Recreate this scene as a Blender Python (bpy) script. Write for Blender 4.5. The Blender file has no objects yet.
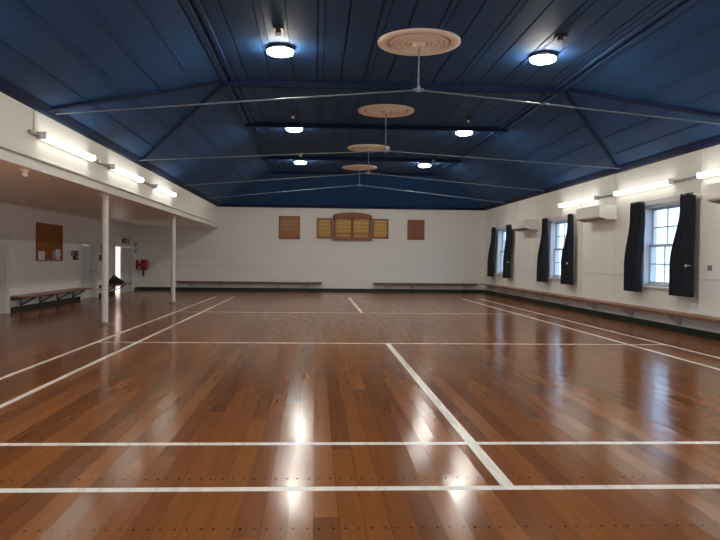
import bpy, bmesh, math, random
from mathutils import Vector, Matrix
random.seed(7)
SC = bpy.context.scene
COL = SC.collection

# ------------------------------------------------------------------ helpers
def bm_new(): return bmesh.new()

def box(bm, x0, x1, y0, y1, z0, z1, bev=0.0):
    r = bmesh.ops.create_cube(bm, size=1.0)
    vs = r['verts']
    bmesh.ops.scale(bm, vec=(abs(x1-x0), abs(y1-y0), abs(z1-z0)), verts=vs)
    bmesh.ops.translate(bm, vec=((x0+x1)/2, (y0+y1)/2, (z0+z1)/2), verts=vs)
    if bev > 0:
        es = list({e for v in vs for e in v.link_edges})
        bmesh.ops.bevel(bm, geom=es, offset=bev, segments=2, profile=0.5, affect='EDGES')
    return vs

def tube(bm, p, q, r, r2=None, seg=12):
    p = Vector(p); q = Vector(q); d = q-p; L = d.length
    res = bmesh.ops.create_cone(bm, cap_ends=True, segments=seg, radius1=r, radius2=r if r2 is None else r2, depth=L)
    m = Matrix.Translation((p+q)/2) @ d.to_track_quat('Z', 'Y').to_matrix().to_4x4()
    bmesh.ops.transform(bm, matrix=m, verts=res['verts'])

def bar(bm, p, q, w, h, up=(0, 0, 1)):
    """rectangular bar from p to q; w across, h along 'up'"""
    p = Vector(p); q = Vector(q); d = (q-p); L = d.length; d.normalize()
    s = d.cross(Vector(up)).normalized(); u = s.cross(d).normalized()
    vs = box(bm, -w/2, w/2, -L/2, L/2, -h/2, h/2)
    M = Matrix((s, d, u)).transposed().to_4x4()
    bmesh.ops.transform(bm, matrix=Matrix.Translation((p+q)/2) @ M, verts=vs)

def lathe(bm, prof, seg=48, origin=(0, 0, 0)):
    """revolve (r, z) profile about the Z axis"""
    rings = []
    o = Vector(origin)
    for r, z in prof:
        if r < 1e-6: rings.append([bm.verts.new(o+Vector((0, 0, z)))])
        else: rings.append([bm.verts.new(o+Vector((r*math.cos(2*math.pi*k/seg), r*math.sin(2*math.pi*k/seg), z))) for k in range(seg)])
    for a, b in zip(rings, rings[1:]):
        for k in range(seg):
            k2 = (k+1) % seg
            if len(a) == 1 and len(b) == 1: continue
            if len(a) == 1: bm.faces.new((a[0], b[k], b[k2]))
            elif len(b) == 1: bm.faces.new((a[k], b[0], a[k2]))
            else: bm.faces.new((a[k], b[k], b[k2], a[k2]))

def prism(bm, pts, axis, a0, a1):
    """extrude a 2-D outline along an axis (0: pts are (y,z), 1: (x,z), 2: (x,y))"""
    def P(u, v, a):
        return ((a, u, v), (u, a, v), (u, v, a))[axis]
    A = [bm.verts.new(P(u, v, a0)) for u, v in pts]; B = [bm.verts.new(P(u, v, a1)) for u, v in pts]
    bm.faces.new(A); bm.faces.new(list(reversed(B)))
    n = len(pts)
    for i in range(n): bm.faces.new((A[i], B[i], B[(i+1) % n], A[(i+1) % n]))

def obj(name, bm, mat, parent=None, smooth=False):
    bmesh.ops.recalc_face_normals(bm, faces=bm.faces[:])
    me = bpy.data.meshes.new(name); bm.to_mesh(me); bm.free()
    for m in (mat if isinstance(mat, (list, tuple)) else [mat]): me.materials.append(m)
    if smooth:
        for p in me.polygons: p.use_smooth = True
        me.set_sharp_from_angle(angle=math.radians(38))
    o = bpy.data.objects.new(name, me); COL.objects.link(o)
    if parent is not None: o.parent = parent
    return o

def tag(o, label=None, cat=None, group=None, kind=None):
    if label: o['label'] = label
    if cat: o['category'] = cat
    if group: o['group'] = group
    if kind: o['kind'] = kind
    return o

def thing(name, label, cat, loc=(0, 0, 0), rotz=0.0, group=None):
    o = bpy.data.objects.new(name, None); COL.objects.link(o)
    o.empty_display_size = 0.1
    o.location = loc; o.rotation_euler = (0, 0, rotz)
    return tag(o, label, cat, group)

def struct(name, label, cat, bm, mat, smooth=False):
    o = obj(name, bm, mat, None, smooth)
    return tag(o, label, cat, None, 'structure')

def dup(root, loc, label, rotz=None):
    r = root.copy(); COL.objects.link(r); r.location = loc
    if rotz is not None: r.rotation_euler = (0, 0, rotz)
    r['label'] = label
    for ch in list(root.children):
        c = ch.copy(); COL.objects.link(c); c.parent = r
        for g in list(ch.children):
            d = g.copy(); COL.objects.link(d); d.parent = c
    return r

# ------------------------------------------------------------------ materials
class N:
    def __init__(self, mat): self.t = mat.node_tree; self.n = self.t.nodes; self.l = self.t.links
    def new(self, t, **kw):
        n = self.n.new(t)
        for k, v in kw.items(): setattr(n, k, v)
        return n
    def link(self, a, b): self.l.new(a, b)
    def math(self, op, a, b=None, c=None):
        n = self.n.new('ShaderNodeMath'); n.operation = op
        for i, v in enumerate((a, b, c)):
            if v is None: continue
            if isinstance(v, (int, float)): n.inputs[i].default_value = v
            else: self.l.new(v, n.inputs[i])
        return n.outputs[0]
    def mix(self, fac, a, b, mode='MIX'):
        n = self.n.new('ShaderNodeMix'); n.data_type = 'RGBA'; n.blend_type = mode
        for idx, v in ((0, fac), (6, a), (7, b)):
            if isinstance(v, (int, float)): n.inputs[idx].default_value = v
            elif isinstance(v, (tuple, list)): n.inputs[idx].default_value = (*v[:3], 1)
            else: self.l.new(v, n.inputs[idx])
        return n.outputs[2]

def base_mat(name, col, rough=0.6, metal=0.0, spec=0.5):
    m = bpy.data.materials.new(name); m.use_nodes = True
    b = m.node_tree.nodes['Principled BSDF']
    b.inputs['Base Color'].default_value = (*col, 1); b.inputs['Roughness'].default_value = rough
    b.inputs['Metallic'].default_value = metal; b.inputs['Specular IOR Level'].default_value = spec
    return m, b

def paint(name, col, rough=0.6, var=0.06, scale=3.0, bump=0.0, metal=0.0, spec=0.5, stretch=(1, 1, 1)):
    m, b = base_mat(name, col, rough, metal, spec); k = N(m)
    tc = k.new('ShaderNodeTexCoord'); mp = k.new('ShaderNodeMapping'); mp.inputs['Scale'].default_value = stretch
    k.link(tc.outputs['Object'], mp.inputs['Vector'])
    nz = k.new('ShaderNodeTexNoise'); nz.inputs['Scale'].default_value = scale; nz.inputs['Detail'].default_value = 5
    k.link(mp.outputs[0], nz.inputs['Vector'])
    lo = tuple(c*(1-var) for c in col); hi = tuple(min(1, c*(1+var)) for c in col)
    k.link(k.mix(nz.outputs['Fac'], lo, hi), b.inputs['Base Color'])
    if bump > 0:
        bp = k.new('ShaderNodeBump'); bp.inputs['Strength'].default_value = bump; bp.inputs['Distance'].default_value = 0.01
        k.link(nz.outputs['Fac'], bp.inputs['Height']); k.link(bp.outputs[0], b.inputs['Normal'])
    return m

def wood(name, lo, hi, rough=0.4, stretch=(14, 1, 14), scale=2.0):
    m, b = base_mat(name, hi, rough); k = N(m)
    tc = k.new('ShaderNodeTexCoord'); mp = k.new('ShaderNodeMapping'); mp.inputs['Scale'].default_value = stretch
    k.link(tc.outputs['Object'], mp.inputs['Vector'])
    nz = k.new('ShaderNodeTexNoise'); nz.inputs['Scale'].default_value = scale; nz.inputs['Detail'].default_value = 6
    nz.inputs['Distortion'].default_value = 0.6
    k.link(mp.outputs[0], nz.inputs['Vector'])
    k.link(k.mix(nz.outputs['Fac'], lo, hi), b.inputs['Base Color'])
    return m

def emit(name, col, s):
    m = bpy.data.materials.new(name); m.use_nodes = True; t = m.node_tree
    t.nodes.remove(t.nodes['Principled BSDF'])
    e = t.nodes.new('ShaderNodeEmission'); e.inputs[0].default_value = (*col, 1); e.inputs[1].default_value = s
    t.links.new(e.outputs[0], t.nodes['Material Output'].inputs[0])
    return m

def floor_material():
    m, b = base_mat('floor_varnished_boards', (0.2, 0.08, 0.03), 0.12); k = N(m)
    tc = k.new('ShaderNodeTexCoord'); sp = k.new('ShaderNodeSeparateXYZ'); k.link(tc.outputs['Object'], sp.inputs[0])
    x, y = sp.outputs[0], sp.outputs[1]
    W = 0.136
    bx = k.math('DIVIDE', x, W); bi = k.math('FLOOR', bx); bf = k.math('FRACT', bx)
    wn = k.new('ShaderNodeTexWhiteNoise', noise_dimensions='1D'); k.link(bi, wn.inputs['W'])
    # board lengths: random offset, 4 m pieces
    ys = k.math('DIVIDE', k.math('ADD', y, k.math('MULTIPLY', wn.outputs['Value'], 23.0)), 4.3)
    yi = k.math('FLOOR', ys); yf = k.math('FRACT', ys)
    cb = k.new('ShaderNodeCombineXYZ'); k.link(bi, cb.inputs[0]); k.link(yi, cb.inputs[1])
    w2 = k.new('ShaderNodeTexWhiteNoise', noise_dimensions='3D'); k.link(cb.outputs[0], w2.inputs['Vector'])
    # grain
    cg = k.new('ShaderNodeCombineXYZ'); k.link(k.math('MULTIPLY', x, 26.0), cg.inputs[0]); k.link(k.math('MULTIPLY', y, 1.1), cg.inputs[1])
    k.link(k.math('MULTIPLY', w2.outputs['Value'], 40.0), cg.inputs[2])
    gr = k.new('ShaderNodeTexNoise'); gr.inputs['Scale'].default_value = 1.6; gr.inputs['Detail'].default_value = 6; gr.inputs['Distortion'].default_value = 0.5
    k.link(cg.outputs[0], gr.inputs['Vector'])
    rp = k.new('ShaderNodeValToRGB')
    e = rp.color_ramp.elements
    e[0].position = 0.0; e[0].color = (0.170, 0.056, 0.015, 1)
    e[1].position = 1.0; e[1].color = (0.31, 0.114, 0.032, 1)
    e2 = e.new(0.5); e2.color = (0.24, 0.083, 0.023, 1)
    k.link(w2.outputs['Value'], rp.inputs[0])
    col = k.mix(gr.outputs['Fac'], (0.72, 0.70, 0.68), (1.25, 1.25, 1.25))
    col = k.mix(1.0, rp.outputs[0], col, 'MULTIPLY')
    # gaps between boards and end joints
    d = k.math('ABSOLUTE', k.math('SUBTRACT', bf, 0.5))
    gap = k.math('GREATER_THAN', d, 0.488)
    dj = k.math('ABSOLUTE', k.math('SUBTRACT', yf, 0.5))
    gap = k.math('MAXIMUM', gap, k.math('GREATER_THAN', dj, 0.4993))
    col = k.mix(k.math('MULTIPLY', gap, 0.55), col, (0.035, 0.014, 0.006))
    # nail heads in rows over the joists
    jy = k.math('MULTIPLY', k.math('SUBTRACT', k.math('FRACT', k.math('DIVIDE', k.math('ADD', y, -0.0), 0.83)), 0.4), 0.83)
    fx = k.math('MULTIPLY', k.math('SUBTRACT', k.math('ABSOLUTE', k.math('SUBTRACT', bf, 0.5)), 0.27), W)
    nail = k.math('LESS_THAN', k.math('ADD', k.math('MULTIPLY', k.math('MULTIPLY', jy, jy), 0.35), k.math('MULTIPLY', fx, fx)), 0.0075**2)
    col = k.mix(k.math('MULTIPLY', nail, 0.8), col, (0.02, 0.009, 0.006))
    # painted court lines
    hw = 0.036
    rects = [(xx, 14.8, hw, 10.5+hw) for xx in (-3.56, -2.90, 5.30, 5.94)]
    rects += [(1.19, yy, 4.75+hw, hw*1.1) for yy in (4.285, 5.335, 11.70, 18.28)]
    rects += [(1.205, 7.99, hw*1.15, 3.71), (1.205, 21.79, hw*1.15, 3.51)]
    mask = None
    for xc, yc, hx, hy in rects:
        a = k.math('LESS_THAN', k.math('ABSOLUTE', k.math('SUBTRACT', x, xc)), hx)
        c = k.math('LESS_THAN', k.math('ABSOLUTE', k.math('SUBTRACT', y, yc)), hy)
        r = k.math('MULTIPLY', a, c)
        mask = r if mask is None else k.math('MAXIMUM', mask, r)
    col = k.mix(mask, col, (0.84, 0.81, 0.73))
    k.link(col, b.inputs['Base Color'])
    # varnish: worn streaks along the boards
    cw = k.new('ShaderNodeCombineXYZ'); k.link(k.math('MULTIPLY', x, 7.0), cw.inputs[0]); k.link(k.math('MULTIPLY', y, 0.9), cw.inputs[1]); k.link(k.math('MULTIPLY', wn.outputs['Value'], 9.0), cw.inputs[2])
    nw = k.new('ShaderNodeTexNoise'); nw.inputs['Scale'].default_value = 1.3; nw.inputs['Detail'].default_value = 4
    k.link(cw.outputs[0], nw.inputs['Vector'])
    ro = k.math('MULTIPLY_ADD', nw.outputs['Fac'], 0.14, 0.09)
    ro = k.math('ADD', ro, k.math('MULTIPLY', mask, 0.12))
    k.link(ro, b.inputs['Roughness'])
    b.inputs['Specular IOR Level'].default_value = 0.11
    # bump: slightly cupped boards, uneven varnish
    cup = k.math('MULTIPLY', k.math('MULTIPLY', d, d), 0.0012)
    c3 = k.new('ShaderNodeCombineXYZ'); k.link(k.math('MULTIPLY', x, 2.2), c3.inputs[0]); k.link(k.math('MULTIPLY', y, 3.2), c3.inputs[1]); k.link(k.math('MULTIPLY', w2.outputs['Value'], 17.0), c3.inputs[2])
    nb = k.new('ShaderNodeTexNoise'); nb.inputs['Scale'].default_value = 1.0; nb.inputs['Detail'].default_value = 3
    k.link(c3.outputs[0], nb.inputs['Vector'])
    tilt = k.math('MULTIPLY', k.math('MULTIPLY', k.math('SUBTRACT', bf, 0.5), W), k.math('MULTIPLY', k.math('SUBTRACT', w2.outputs['Value'], 0.5), 0.02))
    cup = k.math('ADD', cup, tilt)
    h = k.math('ADD', cup, k.math('MULTIPLY', nb.outputs['Fac'], 0.0010))
    h = k.math('ADD', h, k.math('MULTIPLY', gap, -0.001))
    bp = k.new('ShaderNodeBump'); bp.inputs['Strength'].default_value = 1.0; bp.inputs['Distance'].default_value = 1.0
    k.link(h, bp.inputs['Height']); k.link(bp.outputs[0], b.inputs['Normal'])
    return m

def board_rows_material(name, lo, hi, dash, rows, rough=0.35):
    """varnished panel with small rows of gilt dashes"""
    m, b = base_mat(name, hi, rough); k = N(m)
    tc = k.new('ShaderNodeTexCoord'); sp = k.new('ShaderNodeSeparateXYZ'); k.link(tc.outputs['Object'], sp.inputs[0])
    cb = k.new('ShaderNodeCombineXYZ'); k.link(k.math('MULTIPLY', sp.outputs[0], 1.0), cb.inputs[0]); k.link(k.math('MULTIPLY', sp.outputs[2], 10.0), cb.inputs[1])
    nz = k.new('ShaderNodeTexNoise'); nz.inputs['Scale'].default_value = 3.0; nz.inputs['Detail'].default_value = 4
    k.link(cb.outputs[0], nz.inputs['Vector'])
    col = k.mix(nz.outputs['Fac'], lo, hi)
    rz = k.math('FRACT', k.math('MULTIPLY', sp.outputs[2], rows))
    row = k.math('LESS_THAN', k.math('ABSOLUTE', k.math('SUBTRACT', rz, 0.5)), 0.22)
    c2 = k.new('ShaderNodeCombineXYZ'); k.link(k.math('MULTIPLY', sp.outputs[0], 14.0), c2.inputs[0]); k.link(k.math('FLOOR', k.math('MULTIPLY', sp.outputs[2], rows)), c2.inputs[1])
    n2 = k.new('ShaderNodeTexNoise'); n2.inputs['Scale'].default_value = 1.0; n2.inputs['Detail'].default_value = 0
    k.link(c2.outputs[0], n2.inputs['Vector'])
    on = k.math('MULTIPLY', row, k.math('GREATER_THAN', n2.outputs['Fac'], 0.47))
    col = k.mix(k.math('MULTIPLY', on, 0.7), col, dash)
    k.link(col, b.inputs['Base Color'])
    return m

M = {}
M['floor'] = floor_material()
M['wall'] = paint('wall_off_white_paint', (0.83, 0.815, 0.765), 0.62, 0.03, 0.8)
M['fascia'] = paint('bulkhead_cream_paint', (0.84, 0.825, 0.76), 0.55, 0.03, 0.8)
M['white'] = paint('white_gloss_trim_paint', (0.78, 0.76, 0.70), 0.4, 0.04, 4)
M['door'] = paint('pale_grey_door_paint', (0.62, 0.62, 0.60), 0.45, 0.04, 3)
M['navy'] = paint('navy_ceiling_paint', (0.019, 0.070, 0.190), 0.7, 0.14, 0.7, spec=0.2)
M['navytrim'] = paint('navy_trim_paint', (0.004, 0.014, 0.055), 0.7, 0.1, 2, spec=0.2)
M['green'] = paint('dark_green_skirting_paint', (0.006, 0.020, 0.014), 0.55, 0.15, 4)
M['bench'] = wood('bench_varnished_timber', (0.20, 0.085, 0.045), (0.36, 0.17, 0.09), 0.4, (1, 1, 8), 2)
M['bracket'] = paint('bracket_dark_paint', (0.10, 0.10, 0.11), 0.5, 0.1, 6)
M['bracketw'] = paint('bracket_pale_paint', (0.55, 0.52, 0.47), 0.5, 0.1, 6)
M['rod'] = paint('painted_steel_rod', (0.20, 0.25, 0.31), 0.45, 0.12, 5, metal=0.1)
M['rose'] = paint('cream_plaster_rose', (0.92, 0.82, 0.70), 0.7, 0.08, 9)
M['rosefield'] = paint('brownish_plaster_field', (0.56, 0.39, 0.29), 0.8, 0.15, 9)
M['lamp_body'] = paint('white_lamp_housing', (0.78, 0.78, 0.76), 0.4, 0.03, 6)
M['steel'] = paint('grey_fitting_metal', (0.30, 0.29, 0.27), 0.4, 0.1, 8, metal=0.5)
M['dark'] = paint('dark_plastic', (0.02, 0.022, 0.025), 0.5, 0.15, 8)
M['bulb'] = paint('pale_glass_bulb', (0.75, 0.74, 0.72), 0.15, 0.02, 8)
M['tube'] = emit('fluorescent_diffuser_light', (1.0, 0.96, 0.86), 1.2)
M['disc'] = emit('round_lamp_diffuser_light', (1.0, 0.95, 0.84), 29.0)
M['curtain'] = paint('navy_black_curtain_cloth', (0.008, 0.011, 0.020), 0.85, 0.3, 30, stretch=(1, 1, 0.2))
M['frame_wood'] = wood('honour_board_frame_wood', (0.19, 0.056, 0.005), (0.33, 0.108, 0.010), 0.35, (3, 3, 10))
M['panel_gold'] = board_rows_material('honour_board_golden_panel', (0.42, 0.20, 0.022), (0.54, 0.28, 0.04), (0.66, 0.44, 0.09), 6.0)
M['panel_brown'] = board_rows_material('honour_board_brown_panel', (0.27, 0.10, 0.012), (0.38, 0.155, 0.02), (0.44, 0.23, 0.04), 6.0)
M['panel_orange'] = wood('honour_board_orange_panel', (0.28, 0.075, 0.006), (0.40, 0.12, 0.010), 0.35, (3, 3, 10))
M['panel_red'] = board_rows_material('honour_board_reddish_panel', (0.17, 0.05, 0.012), (0.25, 0.08, 0.02), (0.30, 0.12, 0.03), 8.0)
M['cork'] = paint('cork_pinboard', (0.30, 0.115, 0.022), 0.9, 0.25, 30, bump=0.3)
M['paper'] = paint('white_paper', (0.72, 0.74, 0.78), 0.8, 0.04, 5)
M['paper_grey'] = paint('grey_printed_paper', (0.35, 0.34, 0.34), 0.8, 0.4, 14)
M['red'] = paint('red_enamel', (0.42, 0.022, 0.016), 0.35, 0.12, 6)
M['redbrown'] = paint('dull_red_box', (0.22, 0.045, 0.03), 0.5, 0.12, 6)
M['hose'] = paint('black_rubber_hose', (0.03, 0.03, 0.032), 0.6, 0.1, 8)
M['signgreen'] = paint('dark_green_sign', (0.012, 0.07, 0.045), 0.4, 0.1, 8)
M['signwhite'] = paint('pale_sign_marks', (0.6, 0.68, 0.64), 0.5, 0.03, 8)
M['bag'] = paint('black_bag_fabric', (0.012, 0.012, 0.014), 0.8, 0.3, 20, bump=0.3)
M['ac'] = paint('air_conditioner_white_plastic', (0.82, 0.80, 0.75), 0.35, 0.02, 4)
M['acgrille'] = paint('air_conditioner_dark_louvre', (0.16, 0.13, 0.12), 0.5, 0.1, 4)  # dark colour of the louvre strip
M['seam'] = paint('wall_cover_strip_paint', (0.72, 0.71, 0.66), 0.6, 0.04, 2)
M['sashpaint'] = paint('window_white_paint', (0.66, 0.69, 0.74), 0.45, 0.04, 3)
M['ground'] = paint('outdoor_concrete', (0.21, 0.20, 0.19), 0.9, 0.15, 1.5)
M['outwall'] = paint('outdoor_pale_render', (0.125, 0.083, 0.078), 0.9, 0.06, 1.5)
g = bpy.data.materials.new('window_glass'); g.use_nodes = True
t = g.node_tree; t.nodes.remove(t.nodes['Principled BSDF'])
a = t.nodes.new('ShaderNodeBsdfTransparent'); a.inputs[0].default_value = (0.95, 0.98, 1, 1)
b_ = t.nodes.new('ShaderNodeBsdfGlossy'); b_.inputs['Roughness'].default_value = 0.03
mx = t.nodes.new('ShaderNodeMixShader'); mx.inputs[0].default_value = 0.05
t.links.new(a.outputs[0], mx.inputs[1]); t.links.new(b_.outputs[0], mx.inputs[2]); t.links.new(mx.outputs[0], t.nodes['Material Output'].inputs[0])
M['glass'] = g

# ------------------------------------------------------------------ dimensions
XL, XR, XA = -4.15, 7.29, -7.45        # bulkhead face, right wall, aisle wall
YB, YF = -6.0, 30.22                   # rear wall, far wall
ZE, ZC, ZA = 3.60, 4.88, 2.66          # eaves, flat ceiling, aisle ceiling
RX0, RX1 = -1.80, 4.93                 # edges of the flat ceiling
YH = 28.45                             # far end of the flat ceiling
TH = 0.30

# ------------------------------------------------------------------ floor and walls
bm = bm_new(); box(bm, XA-TH, XR+TH, YB-TH, YF+TH, -0.2, 0.0)
struct('floor', 'varnished timber floor with white court lines', 'floor', bm, M['floor'])

bm = bm_new(); box(bm, XA-TH, XR+TH, YF, YF+TH, -0.2, ZE+0.3)
struct('wall_back', 'off-white far end wall', 'wall', bm, M['wall'])
bm = bm_new(); 
GX = ((-6.6, -4.6), (-3.2, -0.4), (0.2, 3.0), (3.6, 6.4))  # unseen window openings, added to let daylight in from behind
xp = XA-TH
for g0, g1 in GX: box(bm, xp, g0, YB-TH, YB, -0.2, ZC+0.4); xp = g1
box(bm, xp, XR+TH, YB-TH, YB, -0.2, ZC+0.4)
for g0, g1 in GX: box(bm, g0, g1, YB-TH, YB, -0.2, 0.9); box(bm, g0, g1, YB-TH, YB, 2.6, ZC+0.4)
struct('wall_rear', 'off-white end wall behind the camera', 'wall', bm, M['wall'])

WINC = (14.43, 20.72, 27.08, 8.10, 1.80, -4.10)[:6]           # window centres; the last three are unseen, added for daylight
WHW, WZ0, WZ1 = 1.02, 0.88, 2.64
bm = bm_new()
edges = [YB]
for c in sorted(WINC): edges += [c-WHW, c+WHW]
edges.append(YF)
for i in range(0, len(edges), 2): box(bm, XR, XR+TH, edges[i], edges[i+1], -0.2, ZE+0.3)
for c in WINC:
    box(bm, XR, XR+TH, c-WHW, c+WHW, -0.2, WZ0); box(bm, XR, XR+TH, c-WHW, c+WHW, WZ1, ZE+0.3)
struct('wall_right', 'off-white right wall with three windows', 'wall', bm, M['wall'])

# aisle wall with three door openings (y0, y1, top)
DOORS = ((15.4, 17.5, 1.78), (22.85, 24.5, 1.80), (26.65, 29.27, 1.80))
AWIN = ((-4.9, -2.1), (-1.7, 1.1), (1.5, 4.3), (4.7, 7.5))   # unseen aisle windows, added to bring daylight into the aisle
bm = bm_new(); y = YB
for w0, w1 in AWIN:
    box(bm, XA-TH, XA, y, w0, -0.2, ZA+0.2); box(bm, XA-TH, XA, w0, w1, -0.2, 0.75); box(bm, XA-TH, XA, w0, w1, 2.35, ZA+0.2); y = w1
for d0, d1, dz in DOORS:
    box(bm, XA-TH, XA, y, d0, -0.2, ZA+0.2); box(bm, XA-TH, XA, d0, d1, dz, ZA+0.2); y = d1
box(bm, XA-TH, XA, y, YF, -0.2, ZA+0.2)
struct('wall_left', 'off-white side aisle wall with doors', 'wall', bm, M['wall'])

# bulkhead above the aisle opening, with its bottom beam moulding
bm = bm_new(); box(bm, XL-0.28, XL, YB, YF, 2.74, ZE+0.3)
struct('wall_bulkhead', 'cream bulkhead wall above the side aisle opening', 'wall', bm, M['fascia'])
bm = bm_new()
box(bm, XL-0.30, XL+0.03, YB, YF, 2.655, 2.775)
prism(bm, [(XL, 2.80), (XL+0.07, 2.81), (XL+0.07, 2.835), (XL+0.03, 2.86), (XL, 2.87)], 1, YB, YF)
struct('trim_1', 'cream beam moulding along the bulkhead bottom edge', 'trim', bm, M['white'])

# ------------------------------------------------------------------ ceilings
bm = bm_new()
def quad(*ps): bm.faces.new([bm.verts.new(p) for p in ps])
T = 0.12
quad((XL-0.02, YB, ZE), (RX0, YB, ZC), (RX0, YH, ZC), (XL-0.02, YF+0.02, ZE))
quad((XR+0.02, YB, ZE), (XR+0.02, YF+0.02, ZE), (RX1, YH, ZC), (RX1, YB, ZC))
quad((XL-0.02, YF+0.02, ZE), (RX0, YH, ZC), (RX1, YH, ZC), (XR+0.02, YF+0.02, ZE))
quad((XL-0.3, YB-0.3, ZC+T), (XR+0.3, YB-0.3, ZC+T), (XR+0.3, YF+0.3, ZC+T), (XL-0.3, YF+0.3, ZC+T))
# boards: paired cover battens along the hall
n = 15; step = (RX1-RX0)/n
cuts = []
for i in range(1, n):
    xx = RX0+i*step
    cuts.append((xx-0.013, xx+0.013))
    if i % 2 == 0: cuts.append((xx+0.10, xx+0.116))
xp = RX0
for c0, c1 in cuts: box(bm, xp, c0, YB, YH, ZC, ZC+0.055); box(bm, c0-0.01, c1+0.01, YB, YH, ZC+0.02, ZC+0.05); xp = c1
box(bm, xp, RX1, YB, YH, ZC, ZC+0.055)
for xx, s in ((RX0, 1), (RX1, -1)):
    box(bm, xx-0.05, xx+0.05, YB, YH, ZC-0.05, ZC+0.01)
    box(bm, xx+s*0.16-0.03, xx+s*0.16+0.03, YB, YH, ZC-0.035, ZC)
for side in (0, 1):
    ex, rx = (XL, RX0) if side == 0 else (XR, RX1)
    for i in range(1, 5):
        f = i/5.0
        xx = ex+(rx-ex)*f; zz = ZE+(ZC-ZE)*f
        yend = YF-(YF-YH)*f
        up = Vector((-(ZC-ZE), 0, (rx-ex))).normalized()
        if up.z < 0: up = -up
        o = Vector((xx, 0, zz))-up*0.005
        bar(bm, (o.x, YB, o.z), (o.x, yend, o.z), 0.035, 0.008, up)
struct('ceiling', 'navy boarded coved ceiling with flat middle', 'ceiling', bm, M['navy'])
bm = bm_new(); box(bm, XA-TH, XL-0.05, YB, YF+0.1, ZA+0.0, ZA+0.12)
struct('ceiling_aisle', 'white flat ceiling of the side aisle', 'ceiling', bm, M['white'])

# eaves cornices
bm = bm_new(); prism(bm, [(XL, ZE-0.06), (XL+0.05, ZE-0.04), (XL+0.12, ZE+0.06), (XL, ZE+0.07)], 1, YB, YF)
struct('trim_2', 'navy cornice at the left eaves', 'trim', bm, M['navytrim'])
bm = bm_new(); prism(bm, [(XR, ZE-0.05), (XR-0.08, ZE-0.03), (XR-0.14, ZE+0.06), (XR, ZE+0.06)], 1, YB, YF)
struct('trim_3', 'navy cornice at the right eaves', 'trim', bm, M['navytrim'])
bm = bm_new(); box(bm, XL, XR, YF-0.07, YF, ZE-0.05, ZE+0.05)
struct('trim_4', 'navy cornice above the far wall', 'trim', bm, M['navytrim'])

# cross beams under the flat ceiling, diagonal braces on the slopes
k = 5
for yy, nm in ((14.06, 'nearest'), (18.36, 'second'), (24.3, 'third'), (YH, 'farthest')):
    bm = bm_new(); box(bm, RX0-0.05, RX1+0.05, yy-0.06, yy+0.06, ZC-0.11, ZC)
    struct('trim_%d' % k, 'navy cross beam on the flat ceiling, %s of four' % nm, 'beam', bm, M['navytrim']); k += 1
for ex, rx, sd in ((XL, RX0, 'left'), (XR, RX1, 'right')):
    for ye, nm in ((10.95, 'nearer'), (16.75, 'farther')):
        up = Vector((-(ZC-ZE), 0, (rx-ex))).normalized()
        if up.z < 0: up = -up
        p = Vector((rx, 14.02, ZC))-up*0.02; q = Vector((ex, ye, ZE))-up*0.02
        bm = bm_new(); bar(bm, p, q, 0.085, 0.04, up)
        struct('trim_%d' % k, 'navy diagonal brace on the %s ceiling slope, %s one' % (sd, nm), 'brace', bm, M['navytrim']); k += 1

# wall cover strips at sill height
bm = bm_new(); box(bm, XA, XR, YF-0.012, YF, 1.075, 1.10)
struct('trim_%d' % k, 'thin painted strip across the far wall', 'trim', bm, M['seam']); k += 1
bm = bm_new()
y = YB
for c in sorted(WINC):
    box(bm, XR-0.014, XR, y, c-WHW-0.12, 1.075, 1.105); y = c+WHW+0.12
box(bm, XR-0.014, XR, y, YF, 1.075, 1.105)
for yy in (13.1, 16.95, 19.1, 23.2, 25.3):
    box(bm, XR-0.008, XR, yy-0.012, yy+0.012, 0.5, ZE-0.05)
struct('trim_%d' % k, 'thin painted cover strips on the right wall', 'trim', bm, M['seam']); k += 1

# skirtings
BH = 0.125
bm = bm_new(); box(bm, XA, XR, YF-0.035, YF, 0, BH)
struct('baseboard_back', 'dark green skirting of the far wall', 'skirting', bm, M['green'])
bm = bm_new(); box(bm, XR-0.035, XR, YB, YF-0.035, 0, BH)
struct('baseboard_right', 'dark green skirting of the right wall', 'skirting', bm, M['green'])
bm = bm_new(); y = YB
for d0, d1, dz in DOORS:
    box(bm, XA, XA+0.035, y, d0-0.1, 0, BH); y = d1+0.1
box(bm, XA, XA+0.035, y, YF-0.035, 0, BH)
struct('baseboard_left', 'dark green skirting of the side aisle wall', 'skirting', bm, M['green'])

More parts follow.
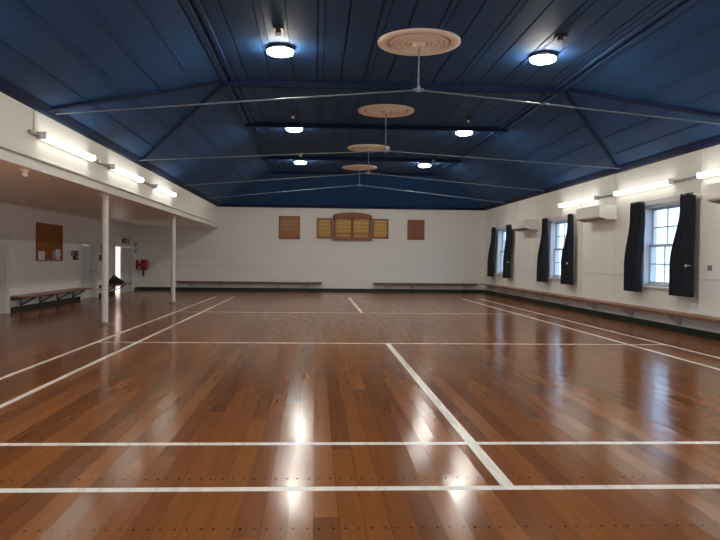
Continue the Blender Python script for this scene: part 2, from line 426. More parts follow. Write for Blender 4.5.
# ------------------------------------------------------------------ windows
WN = ('nearest', 'middle', 'farthest')
WN = ('third', 'second', 'farthest', 'nearer', 'added next nearer', 'added rearmost')
for wi, c in enumerate(WINC):
    w = bpy.data.objects.new('window_%d' % (wi+1), None); COL.objects.link(w); w.location = (XR, c, WZ0)
    tag(w, '%s white double-hung sash window on the right wall' % WN[wi], 'window', None, 'structure')
    H = WZ1-WZ0
    bm = bm_new()   # lining of the opening and casing on the wall face
    box(bm, 0.0, 0.29, -WHW, -WHW+0.05, 0, H); box(bm, 0.0, 0.29, WHW-0.05, WHW, 0, H)
    box(bm, 0.0, 0.29, -WHW, WHW, H-0.05, H); box(bm, 0.05, 0.29, -WHW, WHW, 0, 0.04)
    for s in (-1, 1): box(bm, -0.025, 0.0, s*WHW, s*(WHW+0.09), -0.02, H+0.09, 0.004)
    box(bm, -0.025, 0.0, -WHW, WHW, H, H+0.09, 0.004)
    obj('window_frame', bm, M['sashpaint'], w)
    bm = bm_new(); box(bm, -0.06, 0.06, -WHW-0.11, WHW+0.11, -0.04, 0.0, 0.006)
    obj('window_sill', bm, M['white'], w)
    for nm, z0, z1, xo in (('lower_sash', 0.04, H/2+0.03, 0.13), ('upper_sash', H/2-0.03, H-0.05, 0.185)):
        bm = bm_new(); W = WHW-0.05
        box(bm, xo, xo+0.045, -W, -W+0.055, z0, z1); box(bm, xo, xo+0.045, W-0.055, W, z0, z1)
        box(bm, xo, xo+0.045, -W, W, z0, z0+0.055); box(bm, xo, xo+0.045, -W, W, z1-0.05, z1)
        for q in (-1, 1): box(bm, xo+0.008, xo+0.037, q*W/3-0.014, q*W/3+0.014, z0, z1)
        zm = (z0+z1)/2; box(bm, xo+0.008, xo+0.037, -W, W, zm-0.014, zm+0.014)
        s = obj(nm, bm, M['sashpaint'], w)
        bm = bm_new(); box(bm, xo+0.020, xo+0.024, -W+0.03, W-0.03, z0+0.03, z1-0.03)
        obj('pane', bm, M['glass'], s)

WN = ('nearest', 'middle', 'farthest')
kk = len(WINC)+1
def added_window(loc, rotz, W, H, label):
    global kk
    w = bpy.data.objects.new('window_%d' % kk, None); COL.objects.link(w); w.location = loc; w.rotation_euler = (0, 0, rotz); kk += 1
    tag(w, label, 'window', None, 'structure')
    bm = bm_new()
    for s_ in (-1, 1): box(bm, 0.1, 0.2, s_*W/2, s_*(W/2-0.07), 0, H)
    box(bm, 0.1, 0.2, -W/2, W/2, 0, 0.07); box(bm, 0.1, 0.2, -W/2, W/2, H-0.07, H); box(bm, 0.11, 0.19, -0.03, 0.03, 0, H)
    obj('window_frame', bm, M['sashpaint'], w)
    bm = bm_new(); box(bm, 0.148, 0.152, -W/2+0.05, W/2-0.05, 0.05, H-0.05); obj('pane', bm, M['glass'], w)
for g0, g1 in GX: added_window(((g0+g1)/2, YB, 0.9), -math.pi/2, g1-g0, 1.7, 'added unseen window in the end wall behind the camera')
for w0, w1 in AWIN: added_window((XA, (w0+w1)/2, 0.75), math.pi, w1-w0, 1.6, 'added side aisle window outside the picture')
# curtains: rail, then a gathered cloth on each side
def curtain_mesh(t0, t1, b0, b1, z0, z1, bulge, seed):
    """cloth from y t0..t1 at the top to b0..b1 at the bottom, in vertical folds"""
    rnd = random.Random(seed); bm = bm_new()
    nu, nv = 44, 26; nf = 5.5; ph = rnd.random()*6
    F = []; 
    for side in (0, 1):
        g = []
        for j in range(nv+1):
            v = j/nv; z = z1+(z0-z1)*v
            sm = v*v*(3-2*v); ss = min(1, max(0, (v-0.15)/0.55)); ss = ss*ss*(3-2*ss)
            l = t0+(b0-t0)*ss; r = t1+(b1-t1)*ss
            amp = 0.032+0.030*sm
            row = []
            for i in range(nu+1):
                u = i/nu
                xo = amp*math.sin(2*math.pi*nf*u+ph+0.5*math.sin(3*v+ph))+0.012*math.sin(11*u+5*v)
                if j == 0: xo *= 0.7
                yy = l+(r-l)*u+0.01*math.cos(2*math.pi*nf*u+ph)
                row.append(bm.verts.new((xo-(0.006 if side == 0 else -0.006), yy, z)))
            g.append(row)
        F.append(g)
    A, B = F
    for j in range(nv):
        for i in range(nu):
            bm.faces.new((A[j][i], A[j][i+1], A[j+1][i+1], A[j+1][i]))
            bm.faces.new((B[j][i], B[j+1][i], B[j+1][i+1], B[j][i+1]))
    for j in range(nv):
        bm.faces.new((A[j][0], A[j+1][0], B[j+1][0], B[j][0])); bm.faces.new((A[j][nu], B[j][nu], B[j+1][nu], A[j+1][nu]))
    for i in range(nu):
        bm.faces.new((A[0][i], B[0][i], B[0][i+1], A[0][i+1])); bm.faces.new((A[nv][i], A[nv][i+1], B[nv][i+1], B[nv][i]))
    return bm

XC = XR-0.17
CUR = (  # (near: top y0,y1, bottom y0,y1), (far: ...)
    ((13.02, 13.50, 13.02, 13.93), (15.10, 15.66, 15.22, 15.95)),
    ((19.40, 19.66, 19.36, 20.22), (21.55, 21.90, 21.55, 22.33)),
    ((25.60, 26.10, 25.72, 26.45), (27.90, 28.30, 28.20, 28.90)))
CL = (('black curtain on the near side of the nearest window, wider at its hem', 'black curtain on the far side of the nearest window'),
      ('black curtain on the near side of the middle window, pulled to a tieback', 'black curtain on the far side of the middle window'),
      ('narrow black curtain on the near side of the farthest window', 'black curtain beside the far corner, far side of the farthest window'))
for wi in range(3):
    nr, fr = CUR[wi]
    y0 = nr[0]-0.01; y1 = fr[1]+0.02
    rl = thing('curtain_rail', 'thin white curtain rail above the %s window' % WN[wi], 'curtain rail', (XC, (y0+y1)/2, 2.71), 0, 'curtain rails over the windows')
    hl = (y1-y0)/2
    bm = bm_new(); tube(bm, (0, -hl, 0), (0, hl, 0), 0.012); obj('rail', bm, M['white'], rl, True)
    for s in (-1, 1):
        bm = bm_new(); box(bm, -0.012, 0.17, s*(hl-0.04)-0.012, s*(hl-0.04)+0.012, -0.03, -0.012); box(bm, 0.155, 0.17, s*(hl-0.04)-0.025, s*(hl-0.04)+0.025, -0.08, 0.03)
        obj('rail_bracket', bm, M['white'], rl)
    for ci, (cur, zb) in enumerate(((nr, 0.74), (fr, 0.73))):
        yc = (cur[0]+cur[1])/2
        cu = thing('curtain', CL[wi][ci], 'curtain', (XC, yc, 0.74), 0, 'black curtains at the windows')
        bm = curtain_mesh(cur[0]-yc, cur[1]-yc, cur[2]-yc, cur[3]-yc, 0.0, 1.99, 0, wi*2+ci)
        cl_ = obj('cloth', bm, M['curtain'], cu, True)
        if ci == 0:
            bm = bm_new(); yy = nr[0]+0.10-yc
            tube(bm, (-0.10, yy, 0.60), (-0.085, yy, 0.60), 0.03, seg=16); tube(bm, (-0.09, yy, 0.60), (0.02, yy, 0.60), 0.012)
            t = obj('tieback_hook', bm, M['white'], cl_); t['label'] = 'white round tieback hook'

# ------------------------------------------------------------------ doors
def door(idx, d0, d1, dz, label):
    w = bpy.data.objects.new('door_%d' % idx, None); COL.objects.link(w); w.location = (XA, (d0+d1)/2, 0)
    tag(w, label, 'door', None, 'structure')
    h = (d1-d0)/2
    bm = bm_new()
    for s in (-1, 1):
        box(bm, 0, 0.03, s*h, s*(h+0.10), 0, dz+0.10); box(bm, -TH, 0, s*h, s*(h-0.035), 0, dz)
    box(bm, 0, 0.03, -h-0.10, h+0.10, dz, dz+0.10); box(bm, -TH, 0, -h, h, dz-0.035, dz)
    obj('door_frame', bm, M['white'], w)
    return w, h
def leaf(w, name, y0, y1, h, xo, hand):
    bm = bm_new(); box(bm, xo, xo+0.045, y0, y1, 0.0, h)
    for z0, z1 in ((0.15, 0.75), (0.9, h-0.15)):
        m_ = 0.14*(y1-y0)
        box(bm, xo+0.043, xo+0.053, y0+m_, y1-m_, z0, z1, 0.004)
    o = obj(name, bm, M['door'], w)
    bm = bm_new(); tube(bm, (xo+0.045, hand, 0.88), (xo+0.10, hand, 0.88), 0.014); tube(bm, (xo+0.09, hand, 0.88), (xo+0.12, hand, 0.88), 0.032, 0.028, 16)
    obj('door_handle', bm, M['steel'], o, True)
w, h = door(1, *DOORS[0], 'grey door at the left edge of the side aisle')
leaf(w, 'door_leaf', -h+0.035, h-0.035, DOORS[0][2]-0.04, -0.10, -h+0.15)
w, h = door(2, *DOORS[1], 'white door between the two aisle benches')
leaf(w, 'door_leaf', -h+0.035, h-0.035, DOORS[1][2]-0.04, -0.24, h-0.15)
w, h = door(3, *DOORS[2], 'white double door, half open, under the exit sign')
leaf(w, 'door_leaf', -h+0.92, h-0.035, DOORS[2][2]-0.04, -0.07, -h+1.05)
# other leaf swung open outwards
bm = bm_new(); box(bm, -TH-0.9, -TH, -h-0.01, -h+0.03, 0.01, DOORS[2][2]-0.04); obj('door_leaf', bm, M['door'], w)

# ------------------------------------------------------------------ posts
def post(y, xx, label, group='white posts of the side aisle'):
    p = thing('post', label, 'post', (xx, y, 0), 0, group)
    bm = bm_new(); tube(bm, (0, 0, 0.02), (0, 0, 2.64), 0.067, seg=24); obj('shaft', bm, M['white'], p, True)
    bm = bm_new(); lathe(bm, [(0, 0), (0.13, 0), (0.13, 0.02), (0.085, 0.035), (0.067, 0.05), (0, 0.05)], 24); obj('base_plate', bm, M['steel'], p, True)
    bm = bm_new(); box(bm, -0.09, 0.09, -0.09, 0.09, 2.63, 2.655, 0.004); obj('cap_plate', bm, M['white'], p)
    return p
post(14.75, -4.32, 'nearer white round steel post at the aisle edge')
post(21.70, -4.32, 'farther white round steel post at the aisle edge')
st = thing('hanger_bracket', 'small white bracket under the bulkhead beam near the left picture edge', 'bracket', (-4.27, 10.62, 2.655))
bm = bm_new(); box(bm, -0.06, 0.06, -0.06, 0.06, -0.015, 0, 0.003); tube(bm, (0, 0, -0.10), (0, 0, -0.012), 0.04, seg=16); obj('bracket_body', bm, M['white'], st)

# ------------------------------------------------------------------ benches
def bench(label, loc, rotz, length, nbr, brmat, depth=0.40, zt=0.40, group='timber wall benches'):
    """bench against a wall at local x=0, running along local +y, seat towards -x"""
    b = thing('wall_bench', label, 'bench', loc, rotz, group)
    bm = bm_new(); box(bm, -depth, 0, 0, length, zt-0.045, zt, 0.008); obj('seat', bm, M['bench'], b)
    bm = bm_new(); box(bm, -0.03, 0, 0.02, length-0.02, zt-0.12, zt-0.045); obj('wall_rail', bm, brmat, b)
    for i in range(nbr):
        yy = length*(i+0.5)/nbr
        bm = bm_new()
        bar(bm, (-depth+0.05, yy, zt-0.065), (-0.03, yy, zt-0.065), 0.045, 0.04)
        bar(bm, (-depth+0.09, yy, zt-0.08), (-0.02, yy, 0.14), 0.04, 0.035, (0, 1, 0))
        box(bm, -0.03, 0, yy-0.025, yy+0.025, 0.13, zt-0.05)
        obj('bracket', bm, brmat, b)
    return b
bench('long timber bench along the right wall below the windows', (XR, 2.0, 0), 0, 27.78, 13, M['bracketw'], 0.34, 0.415)
bench('timber bench on the far wall, right of the honour boards', (6.94, YF, 0), math.pi/2, 6.94-2.45, 4, M['bracketw'], 0.36, 0.40)
bench('timber bench on the far wall behind the farther post', (0.27, YF, 0), math.pi/2, 6.1, 5, M['bracketw'], 0.36, 0.40)
bench('long timber bench on dark brackets below the corkboard', (XA, 22.70, 0), math.pi, 5.1, 4, M['bracket'], 0.44, 0.41)
bench('short timber bench with a black bag on it, behind the nearer post', (XA, 27.35, 0), math.pi, 2.6, 2, M['bracket'], 0.44, 0.41)

# black bag slumped on the aisle bench
bg = thing('bag', 'black soft bag slumped on the short aisle bench', 'bag', (XA+0.25, 25.95, 0.413))
bm = bm_new()
NR = 20; prof = [(0.0, 0.0), (0.85, 0.0), (1.0, 0.06), (1.0, 0.16), (0.86, 0.26), (0.62, 0.33), (0.40, 0.38), (0.0, 0.385)]
rings = []
for r, z in prof:
    if r == 0: rings.append([bm.verts.new((0, 0 if z == 0 else -0.35, z*0.78))]); continue
    ring = []
    for q in range(NR):
        a = 2*math.pi*q/NR; wob = 1+0.07*math.sin(3*a+z*9)+0.04*math.sin(5*a+2)
        zz = z*(1.0-0.35*math.sin(a)*(1 if z > 0.1 else 0))
        ring.append(bm.verts.new((0.17*r*wob*math.cos(a), 0.80*r*wob*math.sin(a)+0.1, zz*0.55)))
    rings.append(ring)
for A, B in zip(rings, rings[1:]):
    for q in range(NR):
        q2 = (q+1) % NR
        if len(A) == 1: bm.faces.new((A[0], B[q], B[q2]))
        elif len(B) == 1: bm.faces.new((A[q], B[0], A[q2]))
        else: bm.faces.new((A[q], B[q], B[q2], A[q2]))
obj('bag_body', bm, M['bag'], bg, True)
bm = bm_new(); pts = [Vector((0.02, 0.35*math.cos(a)-0.30, 0.16+0.16*math.sin(a))) for a in [math.pi*i/10 for i in range(11)]]
for p, q in zip(pts, pts[1:]): tube(bm, p, q, 0.014, seg=8)
obj('strap', bm, M['bag'], bg)

# ------------------------------------------------------------------ ceiling roses and tie rods
def rose():
    r = thing('ceiling_rose', '', 'ceiling rose', (0, 0, 0), 0, 'plaster ceiling roses')
    bm = bm_new()
    lathe(bm, [(0.66, 0.0), (0.66, -0.03), (0.63, -0.05), (0.56, -0.055), (0.53, -0.035), (0.50, -0.022)], 64)
    obj('outer_ring', bm, M['rose'], r, True)
    bm = bm_new(); lathe(bm, [(0.505, -0.024), (0.0, -0.024)], 48); obj('field', bm, M['rosefield'], r)
    bm = bm_new()
    for R_, q in ((0.45, 0.016), (0.36, 0.016), (0.27, 0.016), (0.17, 0.016)):
        lathe(bm, [(R_+0.022, -0.022), (R_+0.014, -0.022-q*1.7), (R_-0.014, -0.022-q*1.7), (R_-0.022, -0.022)], 48)
    for ring_r, nn, rr in ((0.405, 24, 0.026), (0.315, 18, 0.026), (0.22, 12, 0.028)):
        for i in range(nn):
            a = 2*math.pi*i/nn
            s = bmesh.ops.create_uvsphere(bm, u_segments=8, v_segments=5, radius=rr)
            bmesh.ops.scale(bm, vec=(1, 1, 0.9), verts=s['verts'])
            bmesh.ops.translate(bm, vec=(ring_r*math.cos(a), ring_r*math.sin(a), -0.026), verts=s['verts'])
    obj('fretwork', bm, M['rose'], r, True)
    bm = bm_new(); lathe(bm, [(0.11, -0.02), (0.10, -0.06), (0.05, -0.085), (0, -0.085)], 24); obj('boss', bm, M['rose'], r, True)
    return r
ROSE = ((1.61, 11.28), (1.60, 16.50), (1.61, 22.08), (1.62, 26.80))
FOOT = (4.11, 3.93, 4.08, 4.20)
ORD = ('nearest', 'second', 'third', 'farthest')
r0 = rose()
for i, (xx, yy) in enumerate(ROSE):
    lab = 'round cream plaster ceiling rose, %s of the four' % ORD[i]
    if i == 0: r0.location = (xx, yy, ZC); r0['label'] = lab
    else: dup(r0, (xx, yy, ZC), lab)
for i, (xx, yy) in enumerate(ROSE):
    zf = FOOT[i]
    tr = thing('tie_rod', 'thin grey steel tie rod spanning the hall below the %s ceiling rose' % ORD[i], 'tie rod', (xx, yy, zf), 0, 'steel tie rods across the ceiling')
    bm = bm_new(); tube(bm, (0, 0, 0), (0, 0, ZC-0.084-zf), 0.013); obj('king_rod', bm, M['rod'], tr, True)
    bm = bm_new(); tube(bm, (0, 0, 0), (XL+0.05-xx, 0, ZE+0.01-zf), 0.012); obj('rod', bm, M['rod'], tr, True)
    bm = bm_new(); tube(bm, (0, 0, 0), (XR-0.05-xx, 0, ZE+0.01-zf), 0.012); obj('rod', bm, M['rod'], tr, True)
    bm = bm_new(); box(bm, -0.09, 0.09, -0.02, 0.02, -0.025, 0.025, 0.008); tube(bm, (0, 0, -0.04), (0, 0, 0.06), 0.026); obj('coupling', bm, M['rod'], tr)

# ------------------------------------------------------------------ round ceiling lights and small fittings
def round_light():
    r = thing('ceiling_light', '', 'ceiling light', (0, 0, 0), 0, 'round ceiling lights')
    bm = bm_new(); lathe(bm, [(0, 0), (0.12, 0), (0.13, -0.03), (0.20, -0.045), (0.222, -0.06), (0.222, -0.068), (0.0, -0.068)], 40)
    obj('housing', bm, M['lamp_body'], r, True)
    bm = bm_new(); lathe(bm, [(0.0, -0.069), (0.205, -0.069), (0.214, -0.085), (0.205, -0.11), (0.16, -0.13), (0.08, -0.14), (0, -0.142)], 40)
    obj('diffuser', bm, M['disc'], r, True)
    return r
def small_fit():
    r = thing('lamp_holder', '', 'ceiling fitting', (0, 0, 0), 0, 'small ceiling fittings')
    bm = bm_new(); box(bm, -0.08, 0.08, -0.08, 0.08, -0.045, 0, 0.01); tube(bm, (0, 0, -0.085), (0, 0, -0.045), 0.042, seg=20); obj('base', bm, M['dark'], r)
    bm = bm_new(); s = bmesh.ops.create_uvsphere(bm, u_segments=16, v_segments=10, radius=0.036); bmesh.ops.translate(bm, vec=(0, 0, -0.112), verts=s['verts']); obj('bulb', bm, M['bulb'], r, True)
    return r
LIGHTS = (((-0.62, 11.75), 'left'), ((3.79, 11.80), 'right'), ((-0.60, 18.72), 'left'), ((3.92, 18.76), 'right'), ((-0.58, 25.2), 'left'), ((3.88, 25.4), 'right'))
BEHIND = ((-0.64, 5.4), (3.92, 5.4), (-0.64, -1.4), (3.92, -1.4))
FITS = ((-0.60, 10.75), (3.72, 10.75), (-0.58, 17.0), (3.66, 17.05), (-0.53, 23.3), (3.95, 23.9))
PO = ('nearest', 'middle', 'farthest')
l0 = round_light(); f0 = small_fit()
for i, ((xx, yy), sd) in enumerate(LIGHTS):
    lab = 'glowing round ceiling light, %s on the %s side of the ceiling roses' % (PO[i//2], sd)
    # lights hang from the flat boards
    if i == 0: l0.location = (xx, yy, ZC); l0['label'] = lab
    else: dup(l0, (xx, yy, ZC), lab)
    lab = 'small dark fitting with pale bulb just in front of the %s %s round light' % (PO[i//2], sd)
    fx, fy = FITS[i]
    if i == 0: f0.location = (fx, fy, ZC); f0['label'] = lab
    else: dup(f0, (fx, fy, ZC), lab)

for i, (xx, yy) in enumerate(BEHIND):   # unseen copies of the lights, added to brighten the hall
    dup(l0, (xx, yy, ZC), 'added round ceiling light outside the picture, %s of the camera, on the %s' % ('just ahead' if i < 2 else 'behind', 'left' if i % 2 == 0 else 'right'))

# ------------------------------------------------------------------ fluorescent wall lights and conduits
def fluoro(L):
    """on a wall whose face is local x=0, body towards -x, running along y, centred"""
    r = thing('fluorescent_light', '', 'wall light', (0, 0, 0), 0, 'fluorescent wall lights')
    bm = bm_new(); box(bm, -0.05, 0, -L/2, L/2, -0.05, 0.06, 0.006); obj('housing', bm, M['lamp_body'], r)
    bm = bm_new()
    pr = [(-0.05, 0.06)]+[(-0.05-0.095*math.sin(math.pi*i/8), 0.055*math.cos(math.pi*i/8)+0.0) for i in range(1, 8)]+[(-0.05, -0.055)]
    prism(bm, pr, 1, -L/2+0.03, L/2-0.03); obj('diffuser', bm, M['tube'], r)
    for s in (-1, 1):
        bm = bm_new(); box(bm, -0.14, 0, s*(L/2-0.03), s*(L/2), -0.055, 0.06, 0.005); obj('end_cap', bm, M['lamp_body'], r)
    return r
LF = ((10.75, 13.1), (14.3, 16.75), (18.05, 20.65))
RF = ((10.3, 13.08), (14.08, 16.78), (17.85, 20.76))
lf = fluoro(2.40); rf = fluoro(2.70)
for i, (a0, a1) in enumerate(LF):
    lab = 'lit fluorescent wall light on the cream bulkhead, %s of its three' % PO[i]
    pos = (XL, (a0+a1)/2, 3.18)
    if i == 0: lf.location = pos; lf.rotation_euler = (0, 0, math.pi); lf['label'] = lab
    else: dup(lf, pos, lab)
for i, (a0, a1) in enumerate(RF):
    lab = 'lit fluorescent wall light above the windows, %s of its three' % PO[i]
    if i == 0: rf.location = (XR, (a0+a1)/2, 3.04); rf['label'] = lab
    else: dup(rf, (XR, (a0+a1)/2, 3.04), lab)
for a0, a1 in ((2.0, 4.75), (5.8, 8.55), (-5.6, -2.85), (-1.8, 0.95)):   # unseen extra wall lights, added as fill for the hall
    dup(lf, (XL, (a0+a1)/2, 3.15), 'added fluorescent light on the bulkhead outside the picture, %.0f m along' % a0, math.pi)
    dup(rf, (XR, (a0+a1)/2, 3.04), 'added fluorescent light on the right wall outside the picture, %.0f m along' % a0, 0.0)
cd = thing('conduit', 'thin grey conduit joining the lights on the cream bulkhead', 'conduit', (XL+0.001, 10.2, 3.18), 0, 'lighting conduits')
for p, q in ((0.2, 0.515), (2.935, 4.115), (6.535, 7.94)):
    bm = bm_new(); box(bm, 0.0, 0.04, p, q, -0.015, 0.025); obj('trunking', bm, M['steel'], cd)
bm = bm_new(); tube(bm, (0.014, 0.40, 0.03), (0.014, 0.40, ZE-0.07-3.18), 0.012); obj('riser', bm, M['white'], cd)
cd = thing('conduit', 'thin grey conduit joining the lights above the windows', 'conduit', (XR, 10.2, 3.04), 0, 'lighting conduits')
for p, q in ((2.85, 3.87), (6.59, 7.745)):
    bm = bm_new(); box(bm, -0.04, 0.0, p, q, -0.02, 0.02); obj('trunking', bm, M['steel'], cd)

# ------------------------------------------------------------------ air conditioners
def ac():
    r = thing('air_conditioner', '', 'air conditioner', (0, 0, 0), 0, 'white air conditioners')
    L = 1.6
    bm = bm_new()
    prism(bm, [(0, -0.05), (-0.20, -0.05), (-0.40, 0.0), (-0.43, 0.03), (-0.43, 0.27), (-0.39, 0.30), (0, 0.30)], 1, -L/2, L/2)
    obj('casing', bm, M['ac'], r)
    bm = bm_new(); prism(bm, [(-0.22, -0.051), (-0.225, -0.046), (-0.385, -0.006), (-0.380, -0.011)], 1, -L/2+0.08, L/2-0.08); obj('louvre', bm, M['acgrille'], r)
    return r
a0 = ac()
for i, (yc, lab) in enumerate(((11.35, 'white box air conditioner at the right picture edge, nearest of three'), (17.65, 'white box air conditioner between the nearest and middle windows'), (23.75, 'white box air conditioner between the middle and farthest windows'))):
    if i == 0: a0.location = (XR-0.002, yc, 2.48); a0['label'] = lab
    else: dup(a0, (XR-0.002, yc, 2.48), lab)

# ------------------------------------------------------------------ honour boards
def hboard(label, x0, x1, z0, z1, panel, cols, dep=0.05, ped=0.0, fw=0.10, name='honour_board', low=None):
    xc = (x0+x1)/2; w = (x1-x0)/2; h = z1-z0
    b = thing(name, label, 'honour board', (xc, YF, z0), 0, 'wooden boards on the far wall')
    bm = bm_new()
    for s in (-1, 1): box(bm, s*w, s*(w-fw), -dep, 0, 0, h, 0.006)
    box(bm, -w, w, -dep, 0, h-fw, h, 0.006); box(bm, -w-(0.015 if ped else 0), w+(0.015 if ped else 0), -dep-(0.03 if ped else 0), 0, 0, fw, 0.006)
    for i in range(1, cols):
        xx = -w+2*w*i/cols; box(bm, xx-fw*0.45, xx+fw*0.45, -dep, 0, 0, h)
    if ped: box(bm, -w, w, -dep, 0, 0.26, 0.31)
    obj('frame', bm, M['frame_wood'], b)
    for i in range(cols):
        xa = -w+2*w*i/cols; xb = -w+2*w*(i+1)/cols
        if low is not None:
            bm = bm_new(); box(bm, xa+0.03, xb-0.03, -dep+0.02, -0.002, 0.03, h*0.40); o_ = obj('lower_panel', bm, low, b); o_['label'] = 'orange-brown lower panel'
        bm = bm_new(); box(bm, xa+0.03, xb-0.03, -dep+0.02, -0.002, 0.03 if low is None else h*0.40, h-0.03); obj('panel', bm, panel, b)
    if ped:
        bm = bm_new()
        arc = [(-w-0.015, h-0.02), (w+0.015, h-0.02), (w+0.015, h+0.03)]+[((w+0.015)*math.cos(a), h+0.03+ped*math.sin(a)) for a in [math.pi*i/12 for i in range(1, 12)]]+[(-w-0.015, h+0.03)]
        prism(bm, arc, 1, -dep-0.03, 0); obj('pediment', bm, M['frame_wood'], b)
    return b
hboard('brown wooden board left of the honour boards on the far wall', -1.58, -0.70, 2.22, 3.19, M['panel_brown'], 1, 0.05, 0, 0.08, low=M['panel_orange'])
hboard('golden honour board, left wing beside the pedimented one', 0.03, 0.685, 2.27, 3.12, M['panel_gold'], 1, 0.04, 0, 0.08)
hboard('largest honour board with a curved pediment and two golden panels', 0.71, 2.36, 2.18, 3.20, M['panel_gold'], 2, 0.09, 0.15, 0.13)
hboard('golden honour board, right wing beside the pedimented one', 2.385, 3.09, 2.28, 3.12, M['panel_gold'], 1, 0.04, 0, 0.08)
hboard('reddish-brown wooden board nearest the right corner of the far wall', 3.91, 4.64, 2.25, 3.10, M['panel_red'], 2, 0.05, 0, 0.06)

# row of pegs on the far wall
pg = thing('peg_rail', 'row of small dark pegs on the far wall above the left bench', 'peg rail', (-5.73, YF, 1.39))
bm = bm_new(); box(bm, 0, 1.5, -0.014, 0, -0.02, 0.02, 0.003); obj('rail', bm, M['wall'], pg)
for i in range(8):
    bm = bm_new(); tube(bm, (0.06+i*0.197, -0.01, 0), (0.06+i*0.197, -0.085, 0.012), 0.017, seg=8); obj('peg', bm, M['steel'], pg)

# ------------------------------------------------------------------ things on the aisle wall
cb = thing('corkboard', 'brown corkboard with pinned papers on the aisle wall', 'corkboard', (XA, 20.2, 1.25))
bm = bm_new(); box(bm, 0, 0.02, -0.95, 0.95, 0.01, 1.03); obj('cork_panel', bm, M['cork'], cb)
bm = bm_new()
for s in (-1, 1): box(bm, 0, 0.03, s*0.97, s*0.93, 0, 1.04)
box(bm, 0, 0.03, -0.97, 0.97, 0, 0.035); box(bm, 0, 0.03, -0.97, 0.97, 1.005, 1.04); obj('frame', bm, M['frame_wood'], cb)
def sheet(name, label, cat, y0, y1, z0, z1, mat, xo=0.02, group=None):
    bm = bm_new(); box(bm, -0.0, 0.006, -(y1-y0)/2, (y1-y0)/2, 0, z1-z0)
    o = obj(name, bm, mat); o.location = (XA+xo, (y0+y1)/2, z0); return tag(o, label, cat, group)
sheet('paper', 'white paper pinned low at the near corner of the corkboard', 'paper', 19.36, 19.80, 1.285, 1.52, M['paper'])
sheet('paper', 'white paper pinned at the far side of the corkboard', 'paper', 20.60, 20.98, 1.37, 1.58, M['paper'])
sheet('paper', 'small white paper below another on the far side of the corkboard', 'paper', 20.68, 20.92, 1.29, 1.362, M['paper'])
sheet('paper', 'grey printed sheet beside the far white paper on the corkboard', 'paper', 20.38, 20.585, 1.30, 1.54, M['paper_grey'])
sb = thing('switch_box', 'small dark wall box with a pale cover left of the white door', 'switch box', (XA, 22.2, 1.28))
bm = bm_new(); box(bm, 0, 0.07, -0.10, 0.22, 0, 0.28, 0.008); sbb = obj('box_body', bm, M['dark'], sb)
bm = bm_new(); box(bm, 0, 0.05, -0.26, -0.105, 0.12, 0.27, 0.006); obj('cover', bm, M['steel'], sb)
for zz in (0.07, 0.19):
    bm = bm_new(); box(bm, 0.068, 0.082, -0.02, 0.14, zz, zz+0.05, 0.004); obj('switch', bm, M['steel'], sbb)
fa = thing('alarm_box', 'dull red wall box beside the white aisle door', 'alarm box', (XA, 24.95, 1.25))
bm = bm_new(); box(bm, 0, 0.08, -0.2, 0.2, 0, 0.2, 0.01); obj('box_body', bm, M['redbrown'], fa)
bm = bm_new(); tube(bm, (0.08, 0.0, 0.1), (0.095, 0, 0.1), 0.05, seg=20); obj('button', bm, M['white'], fa)
sheet('notice', 'small grey notice on the wall above the dull red box', 'notice', 24.85, 25.2, 1.52, 1.80, M['paper_grey'], 0.0)

ex = thing('exit_sign', 'dark green exit sign over the half-open double door', 'exit sign', (XA, 28.05, 1.905))
bm = bm_new(); box(bm, 0, 0.05, -0.43, 0.43, 0, 0.19, 0.008); obj('sign_body', bm, M['signgreen'], ex)
bm = bm_new()   # running figure and doorway, as raised pale marks
tube(bm, (0.05, -0.22, 0.150), (0.054, -0.22, 0.150), 0.018, seg=14)
for p, q in (((-0.20, 0.125), (-0.16, 0.075)), ((-0.16, 0.075), (-0.10, 0.055)), ((-0.10, 0.055), (-0.12, 0.02)), ((-0.16, 0.075), (-0.22, 0.05)), ((-0.22, 0.05), (-0.29, 0.045)), ((-0.20, 0.12), (-0.26, 0.10)), ((-0.19, 0.115), (-0.12, 0.105))):
    bar(bm, (0.052, p[0], p[1]), (0.052, q[0], q[1]), 0.022, 0.004, (1, 0, 0))
obj('running_figure', bm, M['signwhite'], ex)
bm = bm_new(); box(bm, 0.05, 0.054, 0.05, 0.26, 0.02, 0.165)
obj('doorway_mark', bm, M['signwhite'], ex)

# red hose reel on the far wall corner
hr = thing('hose_reel', 'red fire hose reel in the far aisle corner', 'hose reel', (XA+0.15, 29.85, 1.06))
bm = bm_new()
tube(bm, (0.06, 0, 0), (0.10, 0, 0), 0.235, seg=32); tube(bm, (0.24, 0, 0), (0.28, 0, 0), 0.235, seg=32); tube(bm, (-0.10, 0, 0), (0.30, 0, 0), 0.05, seg=16)
obj('drum', bm, M['red'], hr)
bm = bm_new(); tube(bm, (0.10, 0, 0), (0.24, 0, 0), 0.22, seg=28); obj('coiled_hose', bm, M['red'], hr)
bm = bm_new(); box(bm, -0.15, -0.11, -0.14, 0.14, -0.18, 0.18, 0.005); box(bm, -0.12, 0.02, -0.05, 0.05, -0.05, 0.05); obj('wall_plate', bm, M['red'], hr)
bm = bm_new(); hp = [Vector((0.17, -0.19, -0.02)), Vector((0.16, -0.20, -0.25)), Vector((0.15, -0.17, -0.42)), Vector((0.15, -0.08, -0.47)), Vector((0.15, 0.0, -0.40)), Vector((0.15, 0.02, -0.20))]
for p, q in zip(hp, hp[1:]): tube(bm, p, q, 0.022, seg=10)
ht = obj('hose_tail', bm, M['hose'], hr)
bm = bm_new(); tube(bm, (0.15, 0.02, -0.30), (0.15, 0.02, -0.14), 0.03, 0.016, 12); obj('nozzle', bm, M['steel'], ht)
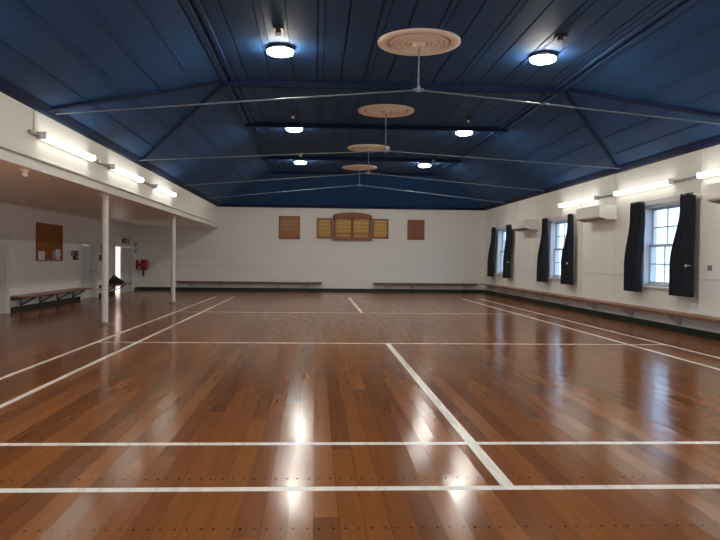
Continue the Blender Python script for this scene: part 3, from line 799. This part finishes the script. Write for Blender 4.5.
def bsheet(label, x0, x1, z0, z1, mat):
    bm = bm_new(); box(bm, -(x1-x0)/2, (x1-x0)/2, -0.006, 0, 0, z1-z0)
    o = obj('notice', bm, mat); o.location = ((x0+x1)/2, YF, z0); return tag(o, label, 'notice')
sheet('notice', 'upper small pale notice on the wall above the hose reel', 'notice', 29.45, 29.85, 1.82, 1.98, M['paper_grey'], 0.0)
sheet('notice', 'lower small pale notice on the wall above the hose reel', 'notice', 29.45, 29.85, 1.55, 1.72, M['paper_grey'], 0.0)
bm = bm_new(); box(bm, -0.07, 0.07, -0.012, 0, -0.05, 0.05, 0.003)
o = obj('socket_plate', bm, M['steel']); o.rotation_euler = (0, 0, math.pi/2*-1); o.location = (XR, 12.75, 1.30)
tag(o, 'small grey socket plate on the right wall past the nearest curtain', 'socket')

# ------------------------------------------------------------------ outdoors
bm = bm_new(); box(bm, -60, XA-TH, -60, 90, -0.4, -0.12)
struct('ground_left', 'concrete yard outside the aisle door', 'ground', bm, M['ground'])
bm = bm_new(); box(bm, XR+TH, 80, -60, 90, -0.4, -0.12)
struct('ground_right', 'concrete yard outside the windows', 'ground', bm, M['ground'])
bm = bm_new(); box(bm, XA-TH-1.7, XA-TH, 25.0, 30.2, 1.95, 2.05)  # unseen slab added to keep direct sun off the aisle floor
struct('sun_shield_slab', 'added unseen slab blocking the sun at the half-open door', 'sun_shield_slab', bm, M['white'])
ob = thing('added_outdoor_wall', 'added sunlit wall brightening the gap of the half-open door', 'wall', (-11.5, 36.0, -0.12))
bm = bm_new(); box(bm, -6, 3.6, 0, 0.25, 0, 3.2); obj('wall_body', bm, M['outwall'], ob)  # wall added outdoors so the door gap shows bright and pinkish
bm = bm_new(); box(bm, -6.05, 3.65, -0.05, 0.30, 3.2, 3.28); obj('coping', bm, M['white'], ob)

# ------------------------------------------------------------------ light
wd = bpy.data.worlds.new('sky'); SC.world = wd; wd.use_nodes = True
nt = wd.node_tree; bgk = nt.nodes['Background']
tcw = nt.nodes.new('ShaderNodeTexCoord'); sx = nt.nodes.new('ShaderNodeSeparateXYZ'); rw = nt.nodes.new('ShaderNodeValToRGB')
nt.links.new(tcw.outputs['Generated'], sx.inputs[0]); nt.links.new(sx.outputs[2], rw.inputs[0]); nt.links.new(rw.outputs[0], bgk.inputs[0])
rw.color_ramp.elements[0].position = 0.0; rw.color_ramp.elements[0].color = (0.44, 0.69, 1.0, 1)
rw.color_ramp.elements[1].position = 0.5; rw.color_ramp.elements[1].color = (0.50, 0.72, 1.0, 1)
bgk.inputs[1].default_value = 0.6
sl = bpy.data.lights.new('sun', 'SUN'); sl.energy = 12.0; sl.angle = math.radians(0.6); sl.color = (1, 0.93, 0.86)
so = bpy.data.objects.new('sun', sl); COL.objects.link(so)
so.rotation_euler = Vector((0.62, 0.56, -0.52)).to_track_quat('-Z', 'Y').to_euler()

# ------------------------------------------------------------------ camera
f, yaw, pitch, roll, shx = 707.3, 0.0502053, 0.0157145, -0.0105402, 8.69
cy, sy = math.cos(yaw), math.sin(yaw); cp, sp_ = math.cos(pitch), math.sin(pitch)
fw = Vector((sy*cp, cy*cp, -sp_)); rt = Vector((cy, -sy, 0)); up = rt.cross(fw)
cr, sr = math.cos(roll), math.sin(roll)
r2 = rt*cr-up*sr; u2 = up*cr+rt*sr
cam = bpy.data.cameras.new('camera'); co = bpy.data.objects.new('camera', cam); COL.objects.link(co)
co.matrix_world = Matrix.Translation((0, 0, 1.4)) @ Matrix((r2, u2, -fw)).transposed().to_4x4()
cam.sensor_fit = 'HORIZONTAL'; cam.sensor_width = 36.0; cam.lens = f/720*36.0; cam.shift_x = shx/720
cam.clip_end = 300
SC.camera = co
vs = SC.view_settings
SC.display_settings.display_device = 'sRGB'
vs.view_transform = 'Standard'; vs.look = 'None'; vs.gamma = 1.0; vs.use_curve_mapping = False
vs.exposure = 2.48
